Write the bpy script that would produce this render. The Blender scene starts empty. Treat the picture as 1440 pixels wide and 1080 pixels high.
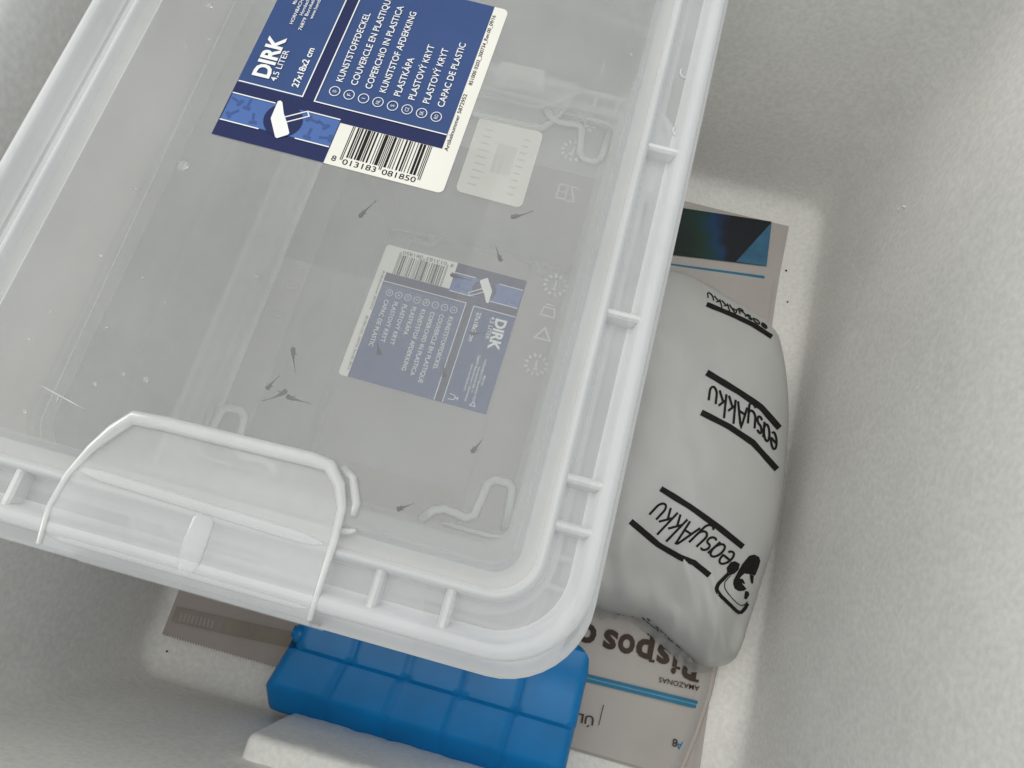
import bpy, bmesh, math, random
from mathutils import Vector, Matrix, noise
from mathutils.bvhtree import BVHTree
random.seed(7)
sc = bpy.context.scene
COL = sc.collection

# ------------------------------------------------------------------ camera
# The scene is authored in centimetres; z = 0 is the top face of the upper lid,
# FLOOR is the inside floor of the foam box.  Everything is built in metres.
FLOOR = -25.0
CM = 0.01
ROT = Matrix(((0.96611774, 0.25676919, 0.02619348),
              (-0.25231216, 0.91819567, 0.30537729),
              (0.05436074, -0.30163935, 0.95187111)))      # world -> camera
CAM_H = 16.8376
FPX = 1011.548


def W(x, y, z):
    return Vector((x * CM, y * CM, (z - FLOOR) * CM))


cam_d = bpy.data.cameras.new("camera")
cam = bpy.data.objects.new("camera", cam_d)
COL.objects.link(cam)
cam.matrix_world = Matrix.Translation(W(0, 0, CAM_H)) @ ROT.transposed().to_4x4()
cam_d.sensor_width = 36
cam_d.lens = 36 * FPX / 1440
cam_d.clip_start = 0.002
cam_d.clip_end = 50
sc.camera = cam


def ray(px, py):
    return ROT.transposed() @ Vector(((px - 720) / FPX, -(py - 540) / FPX, -1))


def at(px, py, z):
    """point of the horizontal plane z (cm) seen at photo pixel px, py"""
    d = ray(px, py)
    t = (z - CAM_H) / d.z
    return (d.x * t, d.y * t)


# ------------------------------------------------------------------ light
world = bpy.data.worlds.new("World")
sc.world = world
world.use_nodes = True
bg = world.node_tree.nodes["Background"]
bg.inputs[0].default_value = (0.87, 0.96, 1.02, 1)
bg.inputs[1].default_value = 0.50


def area(name, loc, target, size, power, col):
    d = bpy.data.lights.new(name, 'AREA')
    d.shape = 'RECTANGLE'
    d.size, d.size_y = size
    d.energy = power
    d.color = col
    o = bpy.data.objects.new(name, d)
    COL.objects.link(o)
    o.location = loc
    o.rotation_euler = (Vector(target) - Vector(loc)).to_track_quat('-Z', 'Y').to_euler()
    return o


area("ceiling_lamp", (-0.35, 0.35, 2.1), (-0.05, 0.1, 0.0), (2.6, 2.6), 42, (1.0, 0.97, 0.91))
area("window_lamp", (-2.3, 0.9, 1.35), (0.05, 0.1, 0.1), (1.5, 1.3), 15, (1.0, 0.96, 0.89))

sc.view_settings.view_transform = 'Standard'
sc.view_settings.look = 'None'
sc.view_settings.exposure = 0.04
sc.view_settings.gamma = 1.0
sc.render.engine = 'CYCLES'
sc.cycles.transparent_max_bounces = 48
sc.cycles.max_bounces = 10
sc.cycles.diffuse_bounces = 6
sc.cycles.transmission_bounces = 8
sc.cycles.caustics_refractive = False
sc.cycles.caustics_reflective = False
sc.cycles.sample_clamp_indirect = 4


# ------------------------------------------------------------------ materials
def new_mat(name):
    m = bpy.data.materials.new(name)
    m.use_nodes = True
    nt = m.node_tree
    for n in list(nt.nodes):
        nt.nodes.remove(n)
    out = nt.nodes.new('ShaderNodeOutputMaterial')
    return m, nt, out


def N(nt, kind, **kw):
    n = nt.nodes.new(kind)
    for k, v in kw.items():
        if k in n.inputs:
            n.inputs[k].default_value = v
        else:
            setattr(n, k, v)
    return n


def math_n(nt, op, a, b=None):
    n = nt.nodes.new('ShaderNodeMath')
    n.operation = op
    for i, v in enumerate((a, b)):
        if v is None:
            continue
        if isinstance(v, (int, float)):
            n.inputs[i].default_value = v
        else:
            nt.links.new(v, n.inputs[i])
    return n.outputs[0]


def plain(name, col, rough=0.6, spec=0.4, noise_amt=0.08, noise_scale=60, bump=0.0, bump_scale=400,
          dist=0.0004, coat=0.0, metallic=0.0):
    m, nt, out = new_mat(name)
    p = N(nt, 'ShaderNodeBsdfPrincipled')
    p.inputs['Roughness'].default_value = rough
    p.inputs['Specular IOR Level'].default_value = spec
    p.inputs['Coat Weight'].default_value = coat
    tc = N(nt, 'ShaderNodeTexCoord')
    nz = N(nt, 'ShaderNodeTexNoise', Scale=noise_scale, Detail=6.0)
    nt.links.new(tc.outputs['Object'], nz.inputs['Vector'])
    mr = N(nt, 'ShaderNodeMapRange')
    mr.inputs[1].default_value, mr.inputs[2].default_value = 0.3, 0.7
    mr.inputs[3].default_value, mr.inputs[4].default_value = 1 - noise_amt, 1 + noise_amt
    nt.links.new(nz.outputs[0], mr.inputs[0])
    vm = N(nt, 'ShaderNodeVectorMath', operation='SCALE')
    vm.inputs[0].default_value = col
    nt.links.new(mr.outputs[0], vm.inputs['Scale'])
    nt.links.new(vm.outputs[0], p.inputs['Base Color'])
    if bump:
        n2 = N(nt, 'ShaderNodeTexNoise', Scale=bump_scale, Detail=4.0)
        nt.links.new(tc.outputs['Object'], n2.inputs['Vector'])
        b = N(nt, 'ShaderNodeBump', Strength=bump, Distance=dist)
        nt.links.new(n2.outputs[0], b.inputs['Height'])
        nt.links.new(b.outputs[0], p.inputs['Normal'])
    nt.links.new(p.outputs[0], out.inputs[0])
    return m


def film(name, col, k, rough=0.18, trans=0.5, cloud=0.25, gloss=1.0, cloud_scale=25, bump=0.15):
    """thin cloudy polypropylene sheet: opacity follows the path length through the sheet"""
    m, nt, out = new_mat(name)
    L = nt.links.new
    geo = N(nt, 'ShaderNodeNewGeometry')
    dot = N(nt, 'ShaderNodeVectorMath', operation='DOT_PRODUCT')
    L(geo.outputs['Normal'], dot.inputs[0])
    L(geo.outputs['Incoming'], dot.inputs[1])
    c = math_n(nt, 'MAXIMUM', math_n(nt, 'ABSOLUTE', dot.outputs['Value']), 0.1)
    tc = N(nt, 'ShaderNodeTexCoord')
    nz = N(nt, 'ShaderNodeTexNoise', Scale=cloud_scale, Detail=5.0, Roughness=0.55)
    L(tc.outputs['Object'], nz.inputs['Vector'])
    mr = N(nt, 'ShaderNodeMapRange')
    mr.inputs[1].default_value, mr.inputs[2].default_value = 0.3, 0.7
    mr.inputs[3].default_value, mr.inputs[4].default_value = k * (1 - cloud), k * (1 + cloud)
    L(nz.outputs[0], mr.inputs[0])
    e = math_n(nt, 'EXPONENT', math_n(nt, 'MULTIPLY', math_n(nt, 'DIVIDE', mr.outputs[0], c), -1.0))
    alpha = math_n(nt, 'SUBTRACT', 1.0, e)
    d = N(nt, 'ShaderNodeBsdfDiffuse')
    d.inputs[0].default_value = (*col, 1)
    t = N(nt, 'ShaderNodeBsdfTranslucent')
    t.inputs[0].default_value = (*col, 1)
    mix = N(nt, 'ShaderNodeMixShader')
    mix.inputs[0].default_value = trans
    L(d.outputs[0], mix.inputs[1])
    L(t.outputs[0], mix.inputs[2])
    tr = N(nt, 'ShaderNodeBsdfTransparent')
    mx = N(nt, 'ShaderNodeMixShader')
    L(alpha, mx.inputs[0])
    L(tr.outputs[0], mx.inputs[1])
    L(mix.outputs[0], mx.inputs[2])
    g = N(nt, 'ShaderNodeBsdfGlossy')
    g.inputs['Roughness'].default_value = rough
    n2 = N(nt, 'ShaderNodeTexNoise', Scale=90.0, Detail=3.0)
    L(tc.outputs['Object'], n2.inputs['Vector'])
    b = N(nt, 'ShaderNodeBump', Strength=bump, Distance=0.0006)
    L(n2.outputs[0], b.inputs['Height'])
    L(b.outputs[0], g.inputs['Normal'])
    fr = N(nt, 'ShaderNodeFresnel', IOR=1.45)
    f2 = math_n(nt, 'MULTIPLY', math_n(nt, 'MINIMUM', fr.outputs[0], 0.5), gloss)
    m2 = N(nt, 'ShaderNodeMixShader')
    L(f2, m2.inputs[0])
    L(mx.outputs[0], m2.inputs[1])
    L(g.outputs[0], m2.inputs[2])
    L(m2.outputs[0], out.inputs[0])
    return m


def foam_mat():
    m, nt, out = new_mat('expanded_foam')
    L = nt.links.new
    tc = N(nt, 'ShaderNodeTexCoord')
    p = N(nt, 'ShaderNodeBsdfPrincipled', Roughness=0.75)
    p.inputs['Specular IOR Level'].default_value = 0.25
    vo = N(nt, 'ShaderNodeTexVoronoi', Scale=260.0)
    vo.feature = 'SMOOTH_F1'
    L(tc.outputs['Object'], vo.inputs['Vector'])
    nz = N(nt, 'ShaderNodeTexNoise', Scale=22.0, Detail=8.0, Roughness=0.6)
    L(tc.outputs['Object'], nz.inputs['Vector'])
    n3 = N(nt, 'ShaderNodeTexNoise', Scale=420.0, Detail=2.0)
    L(tc.outputs['Object'], n3.inputs['Vector'])
    mr = N(nt, 'ShaderNodeMapRange')
    mr.inputs[1].default_value, mr.inputs[2].default_value = 0.3, 0.7
    mr.inputs[3].default_value, mr.inputs[4].default_value = 0.94, 1.03
    L(nz.outputs[0], mr.inputs[0])
    mr2 = N(nt, 'ShaderNodeMapRange')
    mr2.inputs[1].default_value, mr2.inputs[2].default_value = 0.3, 0.7
    mr2.inputs[3].default_value, mr2.inputs[4].default_value = 0.92, 1.05
    L(n3.outputs[0], mr2.inputs[0])
    s = math_n(nt, 'MULTIPLY', mr.outputs[0], mr2.outputs[0])
    vm = N(nt, 'ShaderNodeVectorMath', operation='SCALE')
    vm.inputs[0].default_value = (0.82, 0.808, 0.778)
    L(s, vm.inputs['Scale'])
    L(vm.outputs[0], p.inputs['Base Color'])
    h = math_n(nt, 'ADD', math_n(nt, 'MULTIPLY', vo.outputs['Distance'], 0.6), math_n(nt, 'MULTIPLY', n3.outputs[0], 1.0))
    b = N(nt, 'ShaderNodeBump', Strength=0.2, Distance=0.0003)
    L(h, b.inputs['Height'])
    L(b.outputs[0], p.inputs['Normal'])
    L(p.outputs[0], out.inputs[0])
    return m


def water_mat(name, rough=0.03):
    m, nt, out = new_mat(name)
    tr = N(nt, 'ShaderNodeBsdfTransparent')
    tr.inputs[0].default_value = (0.95, 0.97, 0.97, 1)
    g = N(nt, 'ShaderNodeBsdfGlossy', Roughness=rough)
    fr = N(nt, 'ShaderNodeFresnel', IOR=1.33)
    mx = N(nt, 'ShaderNodeMixShader')
    nt.links.new(fr.outputs[0], mx.inputs[0])
    nt.links.new(tr.outputs[0], mx.inputs[1])
    nt.links.new(g.outputs[0], mx.inputs[2])
    nt.links.new(mx.outputs[0], out.inputs[0])
    return m


PP = (0.93, 0.94, 0.945)
M = dict(
    foam=foam_mat(),
    lid=film('lid_plastic', PP, 0.14, 0.28, bump=0.03),
    lid_thick=film('lid_rim_plastic', PP, 0.95, 0.35),
    body=film('container_plastic', (.85, .87, .88), 0.13, 0.3, gloss=0.0),
    rib=film('moulded_rib_plastic', (0.95, 0.95, 0.935), 0.62, 0.35),
    foot=film('stacking_foot_plastic', (0.92, 0.925, 0.905), 0.42, 0.3),
    emboss=film('embossed_plastic', (0.92, 0.92, 0.92), 0.42, 0.3),
    water=water_mat('still_water'),
    drop=water_mat('droplet_water', 0.02),
    white_print=plain('white_print', (0.74, 0.74, 0.72), 0.4, noise_amt=0.03),
    label_white=plain('label_paper_white', (0.70, 0.68, 0.62), 0.4, noise_amt=0.03),
    label_blue=plain('label_blue', (0.031, 0.064, 0.180), 0.35, spec=0.14, noise_amt=0.06),
    label_navy=plain('label_navy', (0.014, 0.021, 0.080), 0.35, spec=0.12, noise_amt=0.06),
    label_mid=plain('label_mid_blue', (0.055, 0.12, 0.33), 0.35, spec=0.2, noise_amt=0.10),
    label_mid2=plain('label_pattern_blue', (0.035, 0.075, 0.23), 0.35, spec=0.2, noise_amt=0.10),
    ink=plain('black_ink', (0.012, 0.011, 0.010), 0.6, spec=0.12, noise_amt=0.1),
    cream=plain('cream_sticker', (0.72, 0.70, 0.64), 0.5, noise_amt=0.04),
    cream2=plain('cream_sticker_ghost_print', (0.58, 0.55, 0.50), 0.5, noise_amt=0.04),
    blue=plain('blue_hard_plastic', (0.0, 0.165, 0.44), 0.36, spec=0.35, noise_amt=0.10, bump=0.12, bump_scale=900, dist=0.0002),
    paper=plain('newsprint', (0.47, 0.44, 0.415), 0.9, spec=0.1, noise_amt=0.05, noise_scale=30, bump=0.25, bump_scale=60, dist=0.001),
    paper2=plain('newsprint_darker', (0.42, 0.375, 0.35), 0.9, spec=0.1, noise_amt=0.06, noise_scale=30, bump=0.25, bump_scale=60, dist=0.001),
    paper3=plain('newsprint_lighter', (0.47, 0.43, 0.395), 0.9, spec=0.1, noise_amt=0.05, noise_scale=30),
    olive=plain('newsprint_olive_panel', (0.31, 0.275, 0.225), 0.9, spec=0.1, noise_amt=0.1),
    olive2=plain('newsprint_brown_panel', (0.33, 0.29, 0.265), 0.9, spec=0.1, noise_amt=0.1),
    head_ink=plain('headline_ink', (0.075, 0.055, 0.048), 0.9, spec=0.1, noise_amt=0.2),
    stripe=plain('blue_stripe_ink', (0.05, 0.19, 0.31), 0.9, spec=0.1, noise_amt=0.1),
    stripe2=plain('pale_stripe_ink', (0.16, 0.38, 0.52), 0.9, spec=0.1, noise_amt=0.1),
    photo_blue=plain('newspaper_photo_blue', (0.05, 0.15, 0.25), 0.8, noise_amt=0.2),
    bag=plain('mailer_plastic', (0.42, 0.42, 0.41), 0.33, spec=0.5, noise_amt=0.05, noise_scale=20, bump=0.2, bump_scale=35, dist=0.002),
    fish=plain('fish_fry_skin', (0.012, 0.012, 0.010), 0.5, noise_amt=0.35, noise_scale=500),
    dirt=plain('dark_dirt', (0.02, 0.018, 0.016), 0.9),
)


def photo_mat():
    m, nt, out = new_mat('newspaper_photo_dark')
    L = nt.links.new
    tc = N(nt, 'ShaderNodeTexCoord')
    nz = N(nt, 'ShaderNodeTexNoise', Scale=28.0, Detail=5.0)
    L(tc.outputs['Object'], nz.inputs['Vector'])
    sx = N(nt, 'ShaderNodeSeparateXYZ')
    L(tc.outputs['Object'], sx.inputs[0])
    a = math_n(nt, 'MULTIPLY', math_n(nt, 'SUBTRACT', sx.outputs[0], 0.075), 22.0)
    f = math_n(nt, 'ADD', a, math_n(nt, 'MULTIPLY', math_n(nt, 'SUBTRACT', nz.outputs[0], 0.5), 1.5))
    cr = N(nt, 'ShaderNodeValToRGB')
    e = cr.color_ramp.elements
    e[0].position, e[0].color = 0.0, (0.007, 0.015, 0.012, 1)
    e[1].position, e[1].color = 1.0, (0.006, 0.008, 0.014, 1)
    for pos, col in ((0.3, (0.008, 0.03, 0.022, 1)), (0.55, (0.005, 0.04, 0.055, 1)), (0.72, (0.004, 0.04, 0.12, 1)), (0.9, (0.008, 0.012, 0.03, 1))):
        q = e.new(pos)
        q.color = col
    L(f, cr.inputs[0])
    p = N(nt, 'ShaderNodeBsdfPrincipled', Roughness=0.7)
    L(cr.outputs[0], p.inputs['Base Color'])
    L(p.outputs[0], out.inputs[0])
    return m


M['photo'] = photo_mat()
M['bag_edge'] = film('mailer_film_edge', (.62, .62, .6), 0.9, 0.25, cloud=.5, cloud_scale=120)
M['foam_nick'] = plain('torn_foam', (.93, .92, .9), 0.6)


# ------------------------------------------------------------------ object helpers
def empty(name, loc, label, cat, group=None):
    o = bpy.data.objects.new(name, None)
    o.empty_display_size = 0.02
    COL.objects.link(o)
    o.location = loc
    tag(o, label, cat, group)
    return o


def tag(o, label=None, cat=None, group=None, kind=None):
    if label: o['label'] = label
    if cat: o['category'] = cat
    if group: o['group'] = group
    if kind: o['kind'] = kind
    return o


def pp_rot(o):
    a = 0.0
    while o is not None:
        a += o.rotation_euler.z if o.type == 'EMPTY' else 0.0
        o = o.parent
    return a


class MB:
    """collects polygons given in authoring centimetres"""
    def __init__(s):
        s.v, s.f, s.mi = [], [], []

    def add(s, vs, fs, mi=0):
        b = len(s.v)
        s.v += [tuple(p) for p in vs]
        for f in fs:
            s.f.append([b + i for i in f])
            s.mi.append(mi)

    def poly(s, pts, z=None, mi=0):
        vs = [(p[0], p[1], z) if z is not None else p for p in pts]
        s.add(vs, [list(range(len(vs)))], mi)

    def rect(s, x0, y0, x1, y1, z, mi=0):
        s.poly([(x0, y0), (x1, y0), (x1, y1), (x0, y1)], z, mi)

    def box(s, x0, x1, y0, y1, z0, z1, mi=0):
        v = [(x, y, z) for z in (z0, z1) for x, y in ((x0, y0), (x1, y0), (x1, y1), (x0, y1))]
        s.add(v, [(0, 3, 2, 1), (4, 5, 6, 7), (0, 1, 5, 4), (1, 2, 6, 5), (2, 3, 7, 6), (3, 0, 4, 7)], mi)

    def disc(s, cx, cy, r, z, mi=0, n=28):
        s.poly([(cx + r * math.cos(a * 2 * math.pi / n), cy + r * math.sin(a * 2 * math.pi / n)) for a in range(n)], z, mi)

    def ring2(s, cx, cy, rx, ry, w, z, mi=0, n=28):
        vs, fs = [], []
        for i in range(n):
            a = i * 2 * math.pi / n
            vs.append((cx + rx * math.cos(a), cy + ry * math.sin(a), z))
            vs.append((cx + (rx - w) * math.cos(a), cy + (ry - w) * math.sin(a), z))
        for i in range(n):
            j = (i + 1) % n
            fs.append((2 * i, 2 * j, 2 * j + 1, 2 * i + 1))
        s.add(vs, fs, mi)

    def line(s, pts, w, z, mi=0, closed=False):
        """flat stroke of width w along 2-D points"""
        pts = [Vector(p) for p in pts]
        n = len(pts)
        L, R = [], []
        for i, p in enumerate(pts):
            a = pts[i - 1] if (i or closed) else None
            b = pts[(i + 1) % n] if (i < n - 1 or closed) else None
            d1 = (p - a).normalized() if a is not None else None
            d2 = (b - p).normalized() if b is not None else None
            if d1 is None: d1 = d2
            if d2 is None: d2 = d1
            t = (d1 + d2)
            t = t.normalized() if t.length > 1e-6 else d1
            nn = Vector((-t.y, t.x))
            k = 1 / max(0.35, nn.dot(Vector((-d1.y, d1.x))))
            L.append(p + nn * w / 2 * k)
            R.append(p - nn * w / 2 * k)
        vs = [(q.x, q.y, z) for q in L] + [(q.x, q.y, z) for q in R]
        m_ = n if closed else n - 1
        s.add(vs, [(i, (i + 1) % n, n + (i + 1) % n, n + i) for i in range(m_)], mi)

    def tube(s, pts, r, seg=8, closed=False, mi=0, flat=1.0, cap=True):
        pts = [Vector(p) for p in pts]
        n = len(pts)
        rs = r if isinstance(r, (list, tuple)) else [r] * n
        vs = []
        for i, p in enumerate(pts):
            a = pts[i - 1] if (i or closed) else p
            b = pts[(i + 1) % n] if (i < n - 1 or closed) else p
            t = (b - a).normalized()
            up = Vector((0, 0, 1)) if abs(t.z) < 0.9 else Vector((0, 1, 0))
            u = t.cross(up).normalized()
            v = u.cross(t).normalized()
            for k in range(seg):
                an = 2 * math.pi * k / seg
                vs.append(p + u * (math.cos(an) * rs[i]) + v * (math.sin(an) * rs[i] * flat))
        fs = []
        for i in range(n if closed else n - 1):
            j = (i + 1) % n
            for k in range(seg):
                l = (k + 1) % seg
                fs.append((i * seg + k, i * seg + l, j * seg + l, j * seg + k))
        if cap and not closed:
            fs.append(tuple(range(seg)))
            fs.append(tuple((n - 1) * seg + k for k in reversed(range(seg))))
        s.add(vs, fs, mi)

    def build(s, name, mats, parent=None, smooth=False, label=None, raw=False, sharp=None):
        """raw: the coordinates are local centimetres, else world authoring coordinates"""
        if not isinstance(mats, (list, tuple)):
            mats = [mats]
        me = bpy.data.meshes.new(name)
        org = Vector((0, 0, 0))
        if parent is not None:
            pp = parent
            while pp is not None:
                org += pp.location
                pp = pp.parent
        if raw:
            vv = [Vector(p) * CM for p in s.v]
        else:
            vv = [W(*p) - org for p in s.v]
            if abs(pp_rot(parent)) > 1:
                vv = [Vector((-v.x, -v.y, v.z)) for v in vv]
        me.from_pydata(vv, [], s.f)
        for m_ in mats:
            me.materials.append(m_)
        me.polygons.foreach_set('material_index', s.mi)
        if smooth:
            me.polygons.foreach_set('use_smooth', [True] * len(me.polygons))
        me.update()
        if smooth and sharp:
            me.set_sharp_from_angle(angle=math.radians(sharp))
        o = bpy.data.objects.new(name, me)
        COL.objects.link(o)
        if parent is not None:
            o.parent = parent
        if label:
            o['label'] = label
        return o


_tc = {}


def glyphs(txt, bold=0.0, res=3):
    """triangulated lettering, cap height 1, starting at x = 0; returns verts, faces, width"""
    key = (txt, bold, res)
    if key in _tc:
        return _tc[key]
    cu = bpy.data.curves.new('t', 'FONT')
    cu.body = txt
    cu.offset = bold
    cu.resolution_u = res
    o = bpy.data.objects.new('t', cu)
    COL.objects.link(o)
    dg = bpy.context.evaluated_depsgraph_get()
    me = bpy.data.meshes.new_from_object(o.evaluated_get(dg))
    vs = [(v.co.x, v.co.y) for v in me.vertices]
    fs = [tuple(p.vertices) for p in me.polygons]
    bpy.data.objects.remove(o)
    bpy.data.curves.remove(cu)
    bpy.data.meshes.remove(me)
    H = 0.729                                   # cap height of the built-in face
    x0 = min(v[0] for v in vs)
    x1 = max(v[0] for v in vs)
    vs = [((x - x0) / H, y / H) for x, y in vs]
    _tc[key] = (vs, fs, (x1 - x0) / H)
    return _tc[key]


def text(mb, txt, org, dx, cap, z, mi=0, bold=0.0, length=None, xs=1.0, up=None, slab=0.0):
    """org: 2-D start of the baseline, dx: unit 2-D reading direction"""
    vs, fs, w = glyphs(txt, bold)
    sx = (length / w) if length else cap * xs
    ux = Vector(dx).normalized()
    uy = Vector((-ux.y, ux.x)) if up is None else Vector(up)
    out = []
    for x, y in vs:
        p = Vector(org) + ux * x * sx + uy * y * cap
        out.append((p.x, p.y, z))
    mb.add(out, fs, mi)
    return w * sx


def rrect(x0, x1, y0, y1, r, n=8):
    r = max(0.02, min(r, (x1 - x0) / 2 - .01, (y1 - y0) / 2 - .01))
    pts = []
    for cx, cy, a0 in ((x1 - r, y0 + r, -90), (x1 - r, y1 - r, 0), (x0 + r, y1 - r, 90), (x0 + r, y0 + r, 180)):
        for i in range(n + 1):
            a = math.radians(a0 + 90 * i / n)
            pts.append((cx + r * math.cos(a), cy + r * math.sin(a)))
    return pts


def rings(mb, loops, cap_last=False, cap_first=False, mi=0, sub=0):
    """loops: list of lists of 3-D points, all the same length"""
    n = len(loops[0])
    vs = [p for l in loops for p in l]
    fs = []
    for i in range(len(loops) - 1):
        for k in range(n):
            j = (k + 1) % n
            fs.append((i * n + k, i * n + j, (i + 1) * n + j, (i + 1) * n + k))
    if cap_last:
        fs.append([(len(loops) - 1) * n + k for k in range(n)])
    if cap_first:
        fs.append([k for k in reversed(range(n))])
    mb.add(vs, fs, mi)


def copy_tree(o, parent=None):
    c = o.copy()
    COL.objects.link(c)
    c.parent = parent
    for ch in [x for x in bpy.data.objects if x.parent == o]:
        copy_tree(ch, c)
    return c


# ------------------------------------------------------------------ foam box
FX0, FX1, FY0, FY1 = -17.5, 14.45, -7.5, 30.4
RIM = 0.5


def foam_box():
    mb = MB()
    n = 10

    def loop(grow, z, r):
        return [(x, y, z) for x, y in rrect(FX0 - grow, FX1 + grow, FY0 - grow, FY1 + grow, r, n)]
    L = []
    L.append(loop(3.2, FLOOR - 3, 3.5))
    L.append(loop(3.2, RIM - .4, 3.5))
    L.append(loop(2.8, RIM, 3.3))
    L.append(loop(1.1, RIM, 2.6))
    L.append(loop(0.75, RIM - .35, 2.2))
    steps = 20
    for i in range(steps + 1):
        t = i / steps
        z = RIM - .8 + (FLOOR + 1.2 - RIM + .8) * t
        L.append(loop(0.65 * (1 - t) - 0.0, z, 2.0 - .5 * t))
    for i in range(1, 7):
        a = math.radians(90 * i / 6)
        L.append(loop(-1.2 * (1 - math.cos(a)), FLOOR + 1.2 - 1.2 * math.sin(a), 1.5 - .6 * i / 6))
    rings(mb, L, cap_last=True, cap_first=True)
    o = mb.build('foam_box', M['foam'], smooth=True, sharp=50)
    tag(o, 'big white expanded foam box that everything else stands in', 'foam box')
    return o


foam = foam_box()
# black specks and small gouges
mb = MB()
for px, py, r in ((1105, 381, .07), (1107, 425, .06), (235, 916, .08), (218, 905, .05)):
    x, y = at(px, py, FLOOR)
    mb.tube([(x, y, FLOOR + .02), (x + .03, y + .02, FLOOR + .10)], [r, r * .6], 6)
tag(mb.build('dirt_specks', M['dirt']), 'tiny black dirt specks scattered on the white foam floor', 'dirt', kind='stuff')


mb = MB()
bv = BVHTree.FromPolygons([v.co.copy() for v in foam.data.vertices], [tuple(p.vertices) for p in foam.data.polygons])
rnd = random.Random(11)
nicks = [(1272, 291, 1.0), (1263, 295, .6), (1200, 372, .4), (1060, 868, .35), (1045, 978, .4), (1043, 1012, .35), (1290, 545, .35), (1215, 800, .3), (1335, 120, .3)]
for px, py, q in nicks:
    hit, nn, _i, _d = bv.ray_cast(W(0, 0, CAM_H), ray(px, py).normalized())
    if hit is None:
        continue
    p = Vector((hit.x / CM, hit.y / CM, hit.z / CM + FLOOR)) + nn * .01
    e = nn.cross(Vector((.3, .6, .7))).normalized()
    mb.tube([p - e * .22 * q, p + nn * .03 * q, p + e * .25 * q], [.01, .05 * q, .01], 6)
tag(mb.build('foam_crumbs', M['foam_nick'], smooth=True), 'small raised nicks and crumbs on the white foam wall', 'foam crumbs', kind='stuff')


# foam block under the ice pack
def foam_block():
    mb = MB()

    def lp(g, z, n=8):
        out = []
        for x, y in rrect(-8.25 + g, 4.6 - g, -9.0 + g, -6.85 - g, .25, 3):
            out.append((x, y, z))
        # refine the long edges so that the rough relief can act
        res = []
        for k in range(len(out)):
            a, b = Vector(out[k]), Vector(out[(k + 1) % len(out)])
            m_ = 24 if (b - a).length > 5 else 2
            for q in range(m_):
                p = a.lerp(b, q / m_)
                e = noise.noise(Vector((p.x * 1.1, z * .9, 3.0)))
                res.append((p.x + .04 * e, p.y + .09 * e, p.z + .10 * noise.noise(Vector((p.x * 1.5, p.y, 7.0)))))
        return res
    L = [lp(0, FLOOR - .1)]
    for k in range(12):
        L.append(lp(.0, FLOOR + .4 + k * .78))
    L += [lp(.0, -15.55), lp(.05, -15.2), lp(.2, -15.02), lp(.6, -14.98), lp(1.0, -14.98)]
    rings(mb, L, cap_last=True)
    o = mb.build('foam_block', M['foam'], smooth=True, sharp=60)
    tag(o, 'rough white foam block standing against the front wall beside the blue ice pack', 'foam block')


foam_block()


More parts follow.
